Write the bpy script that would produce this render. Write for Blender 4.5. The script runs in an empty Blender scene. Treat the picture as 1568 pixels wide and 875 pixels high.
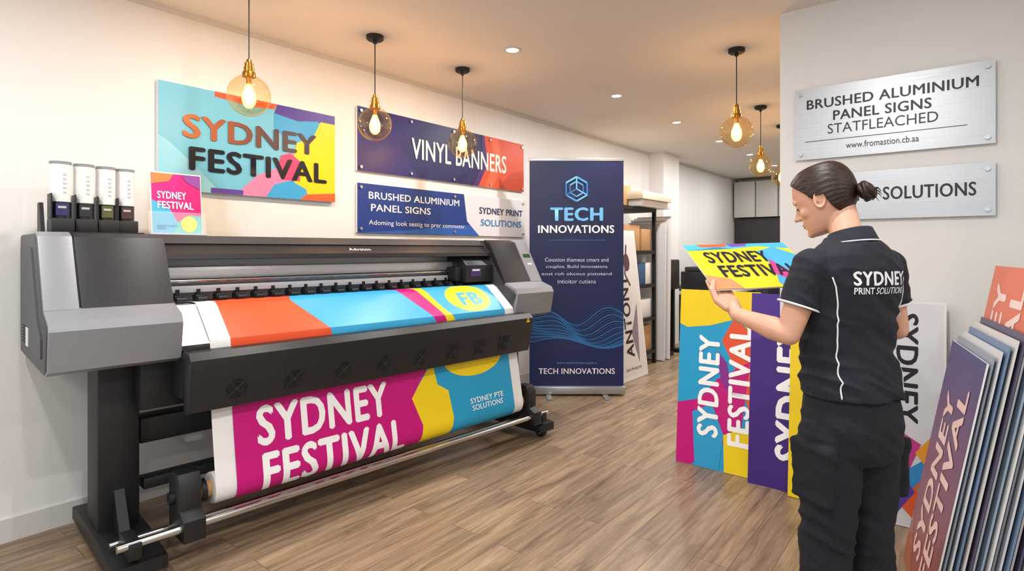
import bpy, bmesh, math, random
from mathutils import Vector, Matrix, noise
from mathutils.bvhtree import BVHTree
random.seed(7)
scene=bpy.context.scene
COL=scene.collection
R=math.radians
V=Vector
# ------------------------------------------------------------ materials
def lin(h):
    h=h.lstrip('#'); o=[]
    for i in (0,2,4):
        c=int(h[i:i+2],16)/255
        o.append(c/12.92 if c<=0.04045 else ((c+0.055)/1.055)**2.4)
    return (*o,1)
MC={}
def mat(name,color='#808080',rough=.5,metal=0,emit=0,ecol=None,bump=0,bscale=200,spec=.5,var=0,coat=0,trans=0,alpha=1,sss=0):
    if name in MC: return MC[name]
    m=bpy.data.materials.new(name); m.use_nodes=True
    nt=m.node_tree; b=nt.nodes['Principled BSDF']
    b.inputs['Base Color'].default_value=lin(color)
    b.inputs['Roughness'].default_value=rough
    b.inputs['Metallic'].default_value=metal
    b.inputs['Specular IOR Level'].default_value=spec
    b.inputs['Coat Weight'].default_value=coat
    if trans: b.inputs['Transmission Weight'].default_value=trans
    if alpha<1: b.inputs['Alpha'].default_value=alpha
    if sss:
        b.inputs['Subsurface Weight'].default_value=sss
        b.inputs['Subsurface Radius'].default_value=(.02,.008,.004)
        b.inputs['Subsurface Scale'].default_value=.3
    if emit:
        b.inputs['Emission Color'].default_value=lin(ecol or color)
        b.inputs['Emission Strength'].default_value=emit
    if bump or var:
        tc=nt.nodes.new('ShaderNodeTexCoord')
        nz=nt.nodes.new('ShaderNodeTexNoise'); nz.inputs['Scale'].default_value=bscale
        nz.inputs['Detail'].default_value=4
        nt.links.new(tc.outputs['Object'],nz.inputs['Vector'])
        if bump:
            bp=nt.nodes.new('ShaderNodeBump'); bp.inputs['Strength'].default_value=bump
            bp.inputs['Distance'].default_value=.01
            nt.links.new(nz.outputs['Fac'],bp.inputs['Height']); nt.links.new(bp.outputs['Normal'],b.inputs['Normal'])
        if var:
            mx=nt.nodes.new('ShaderNodeMix'); mx.data_type='RGBA'
            c=lin(color)
            mx.inputs['A'].default_value=(c[0]*(1-var),c[1]*(1-var),c[2]*(1-var),1)
            mx.inputs['B'].default_value=(min(1,c[0]*(1+var)),min(1,c[1]*(1+var)),min(1,c[2]*(1+var)),1)
            nt.links.new(nz.outputs['Fac'],mx.inputs['Factor']); nt.links.new(mx.outputs['Result'],b.inputs['Base Color'])
    MC[name]=m; return m
def P(hexc):  # printed ink colour
    return mat('print_'+hexc.lstrip('#'),hexc,.38,spec=.35)
def grad(name,axis,a,b,ca,cb,rough=.4):
    if name in MC: return MC[name]
    m=bpy.data.materials.new(name); m.use_nodes=True; nt=m.node_tree; bs=nt.nodes['Principled BSDF']
    g=nt.nodes.new('ShaderNodeNewGeometry'); s=nt.nodes.new('ShaderNodeSeparateXYZ')
    nt.links.new(g.outputs['Position'],s.inputs[0])
    mr=nt.nodes.new('ShaderNodeMapRange'); mr.inputs['From Min'].default_value=a; mr.inputs['From Max'].default_value=b
    nt.links.new(s.outputs[axis],mr.inputs['Value'])
    mx=nt.nodes.new('ShaderNodeMix'); mx.data_type='RGBA'; mx.inputs['A'].default_value=lin(ca); mx.inputs['B'].default_value=lin(cb)
    nt.links.new(mr.outputs['Result'],mx.inputs['Factor']); nt.links.new(mx.outputs['Result'],bs.inputs['Base Color'])
    bs.inputs['Roughness'].default_value=rough
    MC[name]=m; return m
def brushed(name,color,axis='Z',rough=.32,metal=.8):
    if name in MC: return MC[name]
    m=bpy.data.materials.new(name); m.use_nodes=True; nt=m.node_tree; bs=nt.nodes['Principled BSDF']
    tc=nt.nodes.new('ShaderNodeTexCoord'); mp=nt.nodes.new('ShaderNodeMapping')
    mp.inputs['Scale'].default_value={'Z':(3,3,600),'X':(600,3,3),'Y':(3,600,3)}[axis]
    nz=nt.nodes.new('ShaderNodeTexNoise'); nz.inputs['Scale'].default_value=1; nz.inputs['Detail'].default_value=3
    nt.links.new(tc.outputs['Object'],mp.inputs[0]); nt.links.new(mp.outputs[0],nz.inputs['Vector'])
    c=lin(color); mx=nt.nodes.new('ShaderNodeMix'); mx.data_type='RGBA'
    mx.inputs['A'].default_value=tuple(x*.8 for x in c[:3])+(1,); mx.inputs['B'].default_value=tuple(min(1,x*1.15) for x in c[:3])+(1,)
    nt.links.new(nz.outputs['Fac'],mx.inputs['Factor']); nt.links.new(mx.outputs['Result'],bs.inputs['Base Color'])
    bs.inputs['Metallic'].default_value=metal; bs.inputs['Roughness'].default_value=rough
    bp=nt.nodes.new('ShaderNodeBump'); bp.inputs['Strength'].default_value=.15; bp.inputs['Distance'].default_value=.002
    nt.links.new(nz.outputs['Fac'],bp.inputs['Height']); nt.links.new(bp.outputs['Normal'],bs.inputs['Normal'])
    MC[name]=m; return m
def floor_mat():
    m=bpy.data.materials.new('wood_plank_floor'); m.use_nodes=True; nt=m.node_tree; bs=nt.nodes['Principled BSDF']
    N=nt.nodes.new; L=nt.links.new
    g=N('ShaderNodeNewGeometry'); s=N('ShaderNodeSeparateXYZ'); L(g.outputs['Position'],s.inputs[0])
    c=N('ShaderNodeCombineXYZ'); L(s.outputs['Y'],c.inputs['X']); L(s.outputs['X'],c.inputs['Y'])
    br=N('ShaderNodeTexBrick'); L(c.outputs[0],br.inputs['Vector'])
    br.offset=.37; br.offset_frequency=2
    br.inputs['Scale'].default_value=1; br.inputs['Brick Width'].default_value=1.25; br.inputs['Row Height'].default_value=.152
    br.inputs['Mortar Size'].default_value=.0013; br.inputs['Mortar Smooth'].default_value=.3
    br.inputs['Color1'].default_value=(0,0,0,1); br.inputs['Color2'].default_value=(1,1,1,1); br.inputs['Mortar'].default_value=(.5,.5,.5,1)
    ad=N('ShaderNodeMath'); ad.operation='MULTIPLY'; ad.inputs[1].default_value=7; L(br.outputs['Color'],ad.inputs[0])
    sy=N('ShaderNodeMath'); sy.operation='MULTIPLY'; sy.inputs[1].default_value=1.3; L(s.outputs['Y'],sy.inputs[0])
    sx=N('ShaderNodeMath'); sx.operation='MULTIPLY'; sx.inputs[1].default_value=16; L(s.outputs['X'],sx.inputs[0])
    c2=N('ShaderNodeCombineXYZ'); L(sx.outputs[0],c2.inputs['X']); L(sy.outputs[0],c2.inputs['Y']); L(ad.outputs[0],c2.inputs['Z'])
    n1=N('ShaderNodeTexNoise'); n1.inputs['Scale'].default_value=1.5; n1.inputs['Detail'].default_value=8; n1.inputs['Roughness'].default_value=.65; n1.inputs['Distortion'].default_value=.6
    L(c2.outputs[0],n1.inputs['Vector'])
    r=N('ShaderNodeValToRGB'); L(n1.outputs['Fac'],r.inputs[0])
    r.color_ramp.elements[0].position=.3; r.color_ramp.elements[0].color=lin('#6d5945')
    r.color_ramp.elements[1].position=.72; r.color_ramp.elements[1].color=lin('#b89f82')
    e=r.color_ramp.elements.new(.5); e.color=lin('#998167')
    mx=N('ShaderNodeMix'); mx.data_type='RGBA'; mx.blend_type='MULTIPLY'; mx.inputs['Factor'].default_value=1
    r2=N('ShaderNodeValToRGB'); L(br.outputs['Color'],r2.inputs[0]); r2.color_ramp.elements[0].color=(.74,.74,.76,1); r2.color_ramp.elements[1].color=(1.0,.99,.97,1)
    L(r.outputs[0],mx.inputs['A']); L(r2.outputs[0],mx.inputs['B'])
    m2=N('ShaderNodeMix'); m2.data_type='RGBA'; L(br.outputs['Fac'],m2.inputs['Factor']); L(mx.outputs['Result'],m2.inputs['A']); m2.inputs['B'].default_value=lin('#4f4034')
    L(m2.outputs['Result'],bs.inputs['Base Color'])
    bs.inputs['Roughness'].default_value=.36
    bp=N('ShaderNodeBump'); bp.inputs['Strength'].default_value=.25; bp.inputs['Distance'].default_value=.003
    sub=N('ShaderNodeMath'); sub.operation='SUBTRACT'; L(n1.outputs['Fac'],sub.inputs[0]); L(br.outputs['Fac'],sub.inputs[1])
    L(sub.outputs[0],bp.inputs['Height']); L(bp.outputs['Normal'],bs.inputs['Normal'])
    return m
BLK=mat('black_plastic','#1b1c20',.42,bump=.05,bscale=400)
DRK=mat('charcoal_plastic','#34363b',.45,bump=.05,bscale=400)
LGR=mat('silver_grey_plastic','#8b8e94',.4,metal=.2)
STL=brushed('brushed_steel','#d4d6da','Z',.28,.6)
ROD=mat('steel_rod','#c4c4c4',.18,metal=1)
MBL=mat('black_powder_coat','#141518',.5,bump=.08,bscale=500)
WHT=mat('white_board','#e6e6e6',.5)
VIN=mat('white_vinyl','#eeeeee',.3)
CARD=mat('cardboard','#b98f62',.8,var=.12,bscale=30)
BRS=mat('brass','#b8863a',.25,metal=1)
WALLM=mat('painted_wall','#e3e2e0',.75,bump=.04,bscale=120,var=.015)
CEILM=mat('painted_ceiling','#e2ddd6',.85,bump=.03,bscale=90)
TRIM=mat('painted_trim','#cfcdca',.5,var=.01)
# ------------------------------------------------------------ builder
class B:
    def __init__(s,name): s.name=name; s.bm=bmesh.new(); s.mats=[]
    def mi(s,m):
        if m not in s.mats: s.mats.append(m)
        return s.mats.index(m)
    def _set(s,verts,m):
        i=s.mi(m); fs=set()
        for v in verts:
            for f in v.link_faces: fs.add(f)
        for f in fs: f.material_index=i
        return fs
    def box(s,c,size,m,rot=None,bev=0):
        M=Matrix.Translation(V(c))@(rot.to_4x4() if rot else Matrix())@Matrix.Diagonal((*size,1))
        r=bmesh.ops.create_cube(s.bm,size=1,matrix=M)
        s._set(r['verts'],m)
        if bev:
            es=list({e for v in r['verts'] for e in v.link_edges}); i=s.mi(m)
            rr=bmesh.ops.bevel(s.bm,geom=es,offset=bev,segments=2,profile=.5,affect='EDGES')
            for f in rr['faces']: f.material_index=i
    def bx(s,x0,x1,y0,y1,z0,z1,m,bev=0):
        s.box(((x0+x1)/2,(y0+y1)/2,(z0+z1)/2),(abs(x1-x0),abs(y1-y0),abs(z1-z0)),m,bev=bev)
    def cyl(s,p0,p1,r0,m,r1=None,seg=20,caps=True):
        p0=V(p0);p1=V(p1);d=p1-p0; r1=r0 if r1 is None else r1
        q=d.to_track_quat('Z','Y')
        M=Matrix.Translation((p0+p1)/2)@q.to_matrix().to_4x4()
        r=bmesh.ops.create_cone(s.bm,cap_ends=caps,segments=seg,radius1=r0,radius2=r1,depth=d.length,matrix=M)
        s._set(r['verts'],m)
    def sph(s,c,r,m,u=20,v=12,rot=None):
        if not hasattr(r,'__len__'): r=(r,r,r)
        M=Matrix.Translation(V(c))@(rot.to_4x4() if rot else Matrix())@Matrix.Diagonal((*r,1))
        q=bmesh.ops.create_uvsphere(s.bm,u_segments=u,v_segments=v,radius=1,matrix=M)
        s._set(q['verts'],m)
    def prism(s,prof,y0,y1,m,bev=0):
        a=[s.bm.verts.new((p[0],y0,p[1])) for p in prof]; b=[s.bm.verts.new((p[0],y1,p[1])) for p in prof]
        i=s.mi(m); n=len(prof); fs=[]
        fs.append(s.bm.faces.new(a)); fs.append(s.bm.faces.new(b[::-1]))
        for k in range(n): fs.append(s.bm.faces.new((a[k],b[k],b[(k+1)%n],a[(k+1)%n])))
        for f in fs: f.material_index=i
        bmesh.ops.recalc_face_normals(s.bm,faces=fs)
        if bev:
            es=list({e for f in fs[:2] for e in f.edges})
            rr=bmesh.ops.bevel(s.bm,geom=es,offset=bev,segments=2,profile=.5,affect='EDGES')
            for f in rr['faces']: f.material_index=i
    def loft(s,rings,m,cap=True,closed=False):
        i=s.mi(m); rs=[[s.bm.verts.new(p) for p in r] for r in rings]; fs=[]
        n=len(rs[0]); K=len(rs)
        for k in range(K if closed else K-1):
            a=rs[k]; b=rs[(k+1)%K]
            for j in range(n): fs.append(s.bm.faces.new((a[j],a[(j+1)%n],b[(j+1)%n],b[j])))
        if cap and not closed: fs.append(s.bm.faces.new(rs[0][::-1])); fs.append(s.bm.faces.new(rs[-1]))
        for f in fs: f.material_index=i
        bmesh.ops.recalc_face_normals(s.bm,faces=fs)
    def lathe(s,prof,c,m,seg=28):
        rings=[[V(c)+V((r*math.cos(2*math.pi*j/seg),r*math.sin(2*math.pi*j/seg),z)) for j in range(seg)] for r,z in prof]
        s.loft(rings,m,cap=False)
    def tube(s,pts,r,m,seg=8,closed=False):
        pts=[V(p) for p in pts]; rings=[]; n=len(pts); up=None
        for k,p in enumerate(pts):
            if closed: d=pts[(k+1)%n]-pts[k-1]
            else: d=pts[min(k+1,n-1)]-pts[max(k-1,0)]
            d.normalize()
            if up is None: up=d.orthogonal().normalized()
            up=(up-d*up.dot(d)).normalized(); w=d.cross(up)
            rr=r[k] if hasattr(r,'__len__') else r
            rings.append([p+up*rr*math.cos(2*math.pi*j/seg)+w*rr*math.sin(2*math.pi*j/seg) for j in range(seg)])
        s.loft(rings,m,cap=not closed,closed=closed)
    def mesh(s,ang=35):
        for f in s.bm.faces: f.smooth=True
        for e in s.bm.edges:
            if len(e.link_faces)==2 and e.calc_face_angle(0)>R(ang): e.smooth=False
        me=bpy.data.meshes.new(s.name); s.bm.to_mesh(me); s.bm.free()
        for m in s.mats: me.materials.append(m)
        return me
    def done(s,parent=None,M=None,ang=35,pinv=None):
        ob=bpy.data.objects.new(s.name,s.mesh(ang)); COL.objects.link(ob)
        if M is not None: ob.matrix_world=M
        if parent:
            ob.parent=parent
            if pinv is not None: ob.matrix_parent_inverse=pinv
        return ob
def empty(name,M=None):
    e=bpy.data.objects.new(name,None); COL.objects.link(e); e.empty_display_size=.1
    if M is not None: e.matrix_world=M
    return e
# ------------------------------------------------------------ 2D print graphics
TC={}
def text_bm(txt,bold):
    k=(txt,bold)
    if k not in TC:
        cu=bpy.data.curves.new('t','FONT'); cu.body=txt; cu.size=1; cu.resolution_u=3; cu.space_line=.85
        if bold: cu.space_character=1+bold*2.2
        ob=bpy.data.objects.new('t',cu); COL.objects.link(ob)
        dg=bpy.context.evaluated_depsgraph_get(); dg.update()
        me=bpy.data.meshes.new_from_object(ob.evaluated_get(dg)); bpy.data.objects.remove(ob); bpy.data.curves.remove(cu)
        TC[k]=me
    b=bmesh.new()
    offs=[(0,0)] if bold<.008 else [(0,bold*.6),(0,-bold*.6),(-bold,0),(bold,0),(0,0)]
    for q,(dx,dy) in enumerate(offs):
        n0=len(b.verts); b.from_mesh(TC[k]); b.verts.ensure_lookup_table()
        for v in b.verts[n0:]: v.co.x+=dx; v.co.y+=dy; v.co.z=q
    return b
def graphic(bd,mapf,W,H,items,cutx=(),cuty=(),lay=.0006,h0=.0004):
    """items in 0..W x 0..H metres; drawn as thin stacked ink layers"""
    for idx,it in enumerate(items):
        kind=it[0]
        if kind=='t':
            _,txt,cx,cy,w,h,col,rot=it[:8]; bold=it[8] if len(it)>8 else .02
            b=text_bm(txt,bold)
            if not b.verts: continue
            xs=[v.co.x for v in b.verts]; ys=[v.co.y for v in b.verts]
            x0,x1,y0,y1=min(xs),max(xs),min(ys),max(ys)
            c,s=math.cos(R(rot)),math.sin(R(rot))
            for v in b.verts:
                x=((v.co.x-x0)/(x1-x0)-.5)*w; y=((v.co.y-y0)/(y1-y0)-.5)*h
                v.co=V((cx+c*x-s*y,cy+s*x+c*y,v.co.z))
        else:
            b=bmesh.new()
            if kind=='p': pts,col=it[1],it[2]
            elif kind=='r':
                x0,y0,x1,y1=it[1:5]; col=it[5]; pts=[(x0,y0),(x1,y0),(x1,y1),(x0,y1)]
            elif kind=='c':
                cx,cy,rx,ry,col=it[1:6]; pts=[(cx+rx*math.cos(a*math.pi/24),cy+ry*math.sin(a*math.pi/24)) for a in range(48)]
            elif kind=='l':
                P_,wd,col=it[1],it[2],it[3]; pts=None
                L_=[];R_=[]
                for k,p in enumerate(P_):
                    a=P_[max(0,k-1)]; c_=P_[min(len(P_)-1,k+1)]; d=V((c_[0]-a[0],c_[1]-a[1])).normalized()
                    L_.append(b.verts.new((p[0]-d.y*wd/2,p[1]+d.x*wd/2,0))); R_.append(b.verts.new((p[0]+d.y*wd/2,p[1]-d.x*wd/2,0)))
                for k in range(len(P_)-1): b.faces.new((R_[k],R_[k+1],L_[k+1],L_[k]))
            if pts:
                b.faces.new([b.verts.new((p[0],p[1],0)) for p in pts])
                bmesh.ops.triangulate(b,faces=b.faces[:])
        for co,no in (((0,0,0),(-1,0,0)),((W,0,0),(1,0,0)),((0,0,0),(0,-1,0)),((0,H,0),(0,1,0))):
            g=b.verts[:]+b.edges[:]+b.faces[:]
            if g: bmesh.ops.bisect_plane(b,geom=g,plane_co=co,plane_no=no,clear_outer=True)
        for x in cutx:
            g=b.verts[:]+b.edges[:]+b.faces[:]
            if g: bmesh.ops.bisect_plane(b,geom=g,plane_co=(x,0,0),plane_no=(1,0,0))
        for y in cuty:
            g=b.verts[:]+b.edges[:]+b.faces[:]
            if g: bmesh.ops.bisect_plane(b,geom=g,plane_co=(0,y,0),plane_no=(0,1,0))
        m=col if not isinstance(col,str) else P(col)
        i=bd.mi(m); hh=h0+lay*idx; mp={}
        for v in b.verts: mp[v]=bd.bm.verts.new(mapf(v.co.x,v.co.y,hh+v.co.z*.00008))
        for f in b.faces:
            if f.normal.z<0: vs=[mp[v] for v in reversed(f.verts[:])]
            else: vs=[mp[v] for v in f.verts]
            try: nf=bd.bm.faces.new(vs); nf.material_index=i
            except ValueError: pass
        b.free()
def panel(name,o,ux,uy,W,H,T,m,items,parent=None,extra=None,M=None,lay=.0006):
    o=V(o); ux=V(ux).normalized(); uy=V(uy).normalized(); n=ux.cross(uy)
    bd=B(name)
    rot=Matrix((ux,uy,n)).transposed()
    bd.box(o+ux*W/2+uy*H/2-n*T/2,(W,H,T),m,rot=rot)
    f=lambda u,v,h:o+ux*u+uy*v+n*h
    graphic(bd,f,W,H,items,lay=lay)
    if extra: extra(bd,f)
    return bd.done(parent,M=M)
def norm(items,W,H):
    out=[]
    for it in items:
        k=it[0]
        if k=='t': out.append(('t',it[1],it[2]*W,it[3]*H,it[4]*(W if it[7]%180==0 else H),it[5]*(H if it[7]%180==0 else W))+tuple(it[6:]))
        elif k=='p': out.append(('p',[(a*W,b*H) for a,b in it[1]],it[2]))
        elif k=='r': out.append(('r',it[1]*W,it[2]*H,it[3]*W,it[4]*H,it[5]))
        elif k=='c': out.append(('c',it[1]*W,it[2]*H,it[3]*W,it[4]*H,it[5]))
        elif k=='l': out.append(('l',[(a*W,b*H) for a,b in it[1]],it[2],it[3]))
    return out
# ------------------------------------------------------------ ROOM
CH=2.76; YB=11.6; YF=-3.0; XR=6.2; XW=4.0
def room():
    b=B('floor'); b.bx(-.1,XR+.1,YF-.1,YB+.1,-.1,0,floor_mat()); b.done()
    b=B('ceiling'); b.bx(-.1,XR+.1,YF-.1,YB+.1,CH,CH+.1,CEILM); b.done()
    b=B('wall_left'); b.bx(-.1,0,YF,YB,0,CH,WALLM); b.done()
    b=B('wall_back'); b.bx(0,XR,YB,YB+.1,0,CH,WALLM); b.done()
    b=B('wall_partition'); b.bx(2.69,XW,3.57,3.69,0,CH,WALLM); b.done()
    b=B('wall_right'); b.bx(XW,XW+.12,2.0,YB,0,CH,WALLM); b.done()
    b=B('wall_side'); b.bx(XR,XR+.1,YF,YB,0,CH,WALLM); b.done()
    b=B('wall_column'); b.bx(0,.22,7.55,8.1,0,CH,WALLM); b.done()
    b=B('baseboard_left'); b.bx(0,.014,YF,YB,0,.11,TRIM); b.done()
    b=B('baseboard_partition'); b.bx(2.69,XW,3.556,3.57,0,.11,TRIM); b.done()
    b=B('baseboard_back'); b.bx(.014,XW,YB-.014,YB,0,.11,TRIM); b.done()
    b=B('trim_ceiling_left'); b.bx(0,.012,YF,YB,CH-.03,CH,TRIM); b.done()
    fr=mat('aluminium_frame','#55585c',.4,metal=.7)
    e=empty('window_1'); b=B('frame')
    for x in (0.05,1.6,3.15,4.7,6.15): b.bx(x-.03,x+.03,YF-.05,YF+.05,0,CH,fr)
    b.bx(0,XR,YF-.05,YF+.05,0,.1,fr); b.bx(0,XR,YF-.05,YF+.05,CH-.15,CH,fr); b.bx(0,XR,YF-.03,YF+.03,1.05,1.1,fr)
    b.done(e)
room()
# ------------------------------------------------------------ lamps
EM=mat('led_diffuser','#ffffff',.5,emit=9,ecol='#fff6ea')
def lamp(kind,name,loc,power,col,size=.1,rot=(0,0,0),parent=None,spot=None):
    l=bpy.data.lights.new(name,kind); l.energy=power; l.color=col
    if kind=='AREA': l.shape='DISK'; l.size=size
    else: l.shadow_soft_size=size
    o=bpy.data.objects.new(name,l); COL.objects.link(o); o.location=loc; o.rotation_euler=rot
    if parent: o.parent=parent
    return o
def downlight(x,y,pw=22):
    e=empty('ceiling_downlight',Matrix.Translation((x,y,CH)))
    b=B('housing')
    b.lathe([(.042,-.002),(.046,-.006),(.06,-.005),(.063,0)],(0,0,0),TRIM)
    b.cyl((0,0,-.003),(0,0,-.001),.042,EM); b.done(e)
    lamp('AREA','led',(0,0,-.012),pw,(1,.985,.96),.09,parent=e)
for y in (3.05,4.54,5.89,7.25,8.54,9.9): downlight(1.1,y,21)
for y in (1.5,0,-1.5): downlight(1.1,y,18)
for y in (1.7,.3,-1.4): downlight(3.1,y,23)  # unseen downlights, added to brighten the partition wall and the woman
for y in (1.3,-.8): downlight(4.9,y,24)  # more unseen downlights, added as fill for the right side
for y in (5.5,8.0): downlight(3.1,y,14)
def glass_mat(name,tint,hi):
    m=bpy.data.materials.new(name); m.use_nodes=True; nt=m.node_tree
    for n in list(nt.nodes): nt.nodes.remove(n)
    N=nt.nodes.new; L=nt.links.new
    o=N('ShaderNodeOutputMaterial'); t=N('ShaderNodeBsdfTransparent'); t.inputs[0].default_value=tint
    g=N('ShaderNodeBsdfGlossy'); g.inputs['Color'].default_value=(1,.82,.55,1); g.inputs['Roughness'].default_value=.03
    lw=N('ShaderNodeLayerWeight'); lw.inputs['Blend'].default_value=.25
    mr=N('ShaderNodeMapRange'); mr.inputs['To Min'].default_value=.04; mr.inputs['To Max'].default_value=hi
    mx=N('ShaderNodeMixShader'); L(lw.outputs['Facing'],mr.inputs['Value']); L(mr.outputs[0],mx.inputs[0]); L(t.outputs[0],mx.inputs[1]); L(g.outputs[0],mx.inputs[2]); L(mx.outputs[0],o.inputs[0])
    return m
AMB=glass_mat('amber_glass',(1,.90,.70,1),.5)
def bulb_mat():
    m=bpy.data.materials.new('lit_bulb_glass'); m.use_nodes=True; nt=m.node_tree
    for n in list(nt.nodes): nt.nodes.remove(n)
    N=nt.nodes.new; L=nt.links.new
    o=N('ShaderNodeOutputMaterial'); t=N('ShaderNodeBsdfTransparent'); e=N('ShaderNodeEmission'); e.inputs[0].default_value=(1,.62,.26,1); e.inputs[1].default_value=4
    mx=N('ShaderNodeMixShader'); mx.inputs[0].default_value=.5; L(t.outputs[0],mx.inputs[1]); L(e.outputs[0],mx.inputs[2]); L(mx.outputs[0],o.inputs[0])
    return m
BULB=bulb_mat()
FIL=mat('bulb_filament','#ffb050',.5,emit=120,ecol='#ffc070')
GLOW=mat('bulb_glow','#ffd9a0',.3,emit=16,ecol='#ffc47a')
def pendant(x,y,z=2.19,pw=19):
    e=empty('pendant_lamp',Matrix.Translation((x,y,0)))
    b=B('canopy_and_cable')
    b.lathe([(.001,CH),(.055,CH),(.055,CH-.022),(.045,CH-.03),(.012,CH-.032),(.012,CH-.05),(.001,CH-.05)],(0,0,0),MBL)
    b.cyl((0,0,z+.17),(0,0,CH-.03),.0035,MBL,seg=8); b.done(e)
    b=B('brass_socket')
    b.lathe([(.001,z+.19),(.012,z+.19),(.014,z+.175),(.022,z+.17),(.022,z+.15),(.026,z+.148),(.026,z+.125),(.032,z+.122),(.034,z+.108),(.034,z+.098),(.001,z+.098)],(0,0,0),BRS)
    b.done(e)
    b=B('glass_globe'); pr_=[]
    r=.108
    for k in range(0,25):
        a=-math.pi/2+ (math.pi*.905)*k/24
        pr_.append((max(.0005,r*math.cos(a)),z+r*math.sin(a)))
    pr_.append((.032,z+.112)); b.lathe(pr_,(0,0,0),AMB,seg=40); b.done(e)
    b=B('edison_bulb')
    b.lathe([(.0005,z-.066),(.016,z-.062),(.030,z-.046),(.036,z-.020),(.033,z+.01),(.021,z+.04),(.014,z+.06)],(0,0,0),BULB,seg=20)
    b.lathe([(.013,z+.055),(.014,z+.1)],(0,0,0),BRS,seg=16)
    for k in range(7):
        a=k*2*math.pi/7
        b.tube([(.004*math.cos(a),.004*math.sin(a),z+.05),(.020*math.cos(a),.020*math.sin(a),z+.0),(.012*math.cos(a),.012*math.sin(a),z-.045)],.0024,FIL,seg=6)
    b.sph((0,0,z-.002),(.013,.013,.036),GLOW,12,8)
    b.done(e)
    lamp('POINT','bulb_light',(0,0,z),pw,(1,.56,.24),.03,parent=e)
for p in ((.60,1.46),(.565,2.30),(.55,3.13),(2.31,4.0),(2.0,5.74),(1.95,6.75)): pendant(*p)
# ------------------------------------------------------------ WALL SIGNS
TXT=grad('festival_text_gradient','Y',1.3,1.95,'#c06a2c','#1c2238')
W,H=1.13,.61
panel('sydney_festival_wall_sign',(.03,1.23,1.72),(0,1,0),(0,0,1),W,H,.03,WHT,norm([
 ('r',0,0,1,1,'#6fb9d2'),
 ('p',[(0,0),(.3,0),(.2,.2),(.05,.45),(0,.5)],'#8fcbdc'),
 ('p',[(.27,1),(.62,1),(.6,.94),(.45,.92),(.27,.95)],'#dd5a34'),
 ('p',[(.62,1),(1,1),(1,.9),(.8,.88),(.66,.8),(.6,.9)],'#4f3c90'),
 ('p',[(.6,.9),(.75,.86),(.88,.9),(.9,.66),(.7,.62),(.6,.75)],'#3d9dd0'),
 ('p',[(.74,.62),(.85,.72),(.9,.9),(1,.9),(1,0),(.78,0),(.72,.2),(.72,.45)],'#f2cc1c'),
 ('p',[(.38,0),(.5,.22),(.62,.32),(.7,.2),(.72,0)],'#e884aa'),
 ('p',[(.62,.32),(.64,.46),(.70,.50),(.76,.42),(.76,.2),(.66,.2)],'#dc4674'),
 ('p',[(.55,0),(.6,.14),(.7,.2),(.8,.12),(.82,0)],'#3f9fd2'),
 ('r',.25,0,.42,.05,'#5f459a'),('p',[(.76,0),(.8,.06),(1,.1),(1,0)],'#e5602f'),
 ('t','SYDNEY',.49,.62,.76,.23,TXT,0,.035),('t','FESTIVAL',.54,.315,.80,.23,'#14161f',0,.035)],W,H))
W,H=2.02,.48
DOT=mat('sign_bolt','#b9bcc0',.3,metal=1)
def bolts(W,H,r=.012,mm=DOT,ins=.035,n=3):
    def f(bd,fn):
        for i in range(n):
            u=ins+(W-2*ins)*i/(n-1)
            for v in (ins,H-ins):
                a=fn(u,v,0); c=fn(u,v,.012); bd.cyl(a,c,r,mm,seg=14)
    return f
panel('vinyl_banner_sign',(.02,2.56,1.97),(0,1,0),(0,0,1),W,H,.015,WHT,norm([
 ('r',0,0,1,1,'#26265a'),
 ('p',[(.0,0),(.0,.6),(.12,1),(.35,1),(.2,.5),(.3,0)],'#2f2b68'),
 ('p',[(.66,0),(.72,.45),(.70,1),(1,1),(1,0)],'#d24a28'),
 ('p',[(.70,0),(.77,.5),(.75,1),(.80,1),(.83,.5),(.76,0)],'#e5623a'),
 ('p',[(.62,0),(.69,.45),(.68,1),(.7,1),(.725,.45),(.66,0)],'#45256b'),
 ('p',[(.8,0),(.9,.35),(1,.45),(1,0)],'#bd4026'),
 ('t','VINYL BANNERS',.56,.5,.60,.36,'#f2ece6',0,.02)],W,H),extra=bolts(W,H,.012,DOT,.03,5))
W,H=2.04,.37
panel('printed_aluminium_sign',(.02,2.56,1.51),(0,1,0),(0,0,1),W,H,.015,WHT,norm([
 ('r',0,0,1,1,'#dedde2'),('p',[(0,0),(.66,0),(.58,.35),(.56,1),(0,1)],'#223c84'),
 ('p',[(0,0),(.66,0),(.60,.26),(.45,.2),(.25,.08)],'#2f5fb0'),
 ('t','BRUSHED ALUMINIUM',.29,.77,.48,.15,'#f2f2f4',0,.015),('t','PANEL SIGNS',.21,.52,.30,.15,'#f2f2f4',0,.015),
 ('t','Adoming look sestig to prer commeter.',.31,.2,.52,.13,'#e8eaf0',0,.004),
 ('t','SYDNEY PRINT',.82,.64,.32,.17,'#23305e',0,.02),('t','SOLUTIONS',.82,.34,.30,.17,'#3f86c8',0,.012)],W,H),extra=bolts(W,H,.012,DOT,.03,3))
ALU=brushed('brushed_aluminium_sheet','#bcbfc3','Z',.38,.65)
DT='#26282c'
W,H=.875,.4
panel('brushed_aluminium_wall_sign',(2.775,3.545,1.89),(1,0,0),(0,0,1),W,H,.012,ALU,norm([
 ('t','BRUSHED ALUMINIUM',.50,.77,.86,.135,DT,0,.022),('t','PANEL SIGNS',.47,.58,.50,.135,DT,0,.022),
 ('t','STATFLEACHED',.47,.40,.56,.135,'#34363a',0,0),('l',[(.06,.25),(.88,.25)],.003,DT),
 ('t','www.fromastion.cb.aa',.475,.15,.37,.085,'#34363a',0,.003)],W,H),extra=bolts(W,H,.011,DOT,.03,2))
W,H=.71,.255
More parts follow.
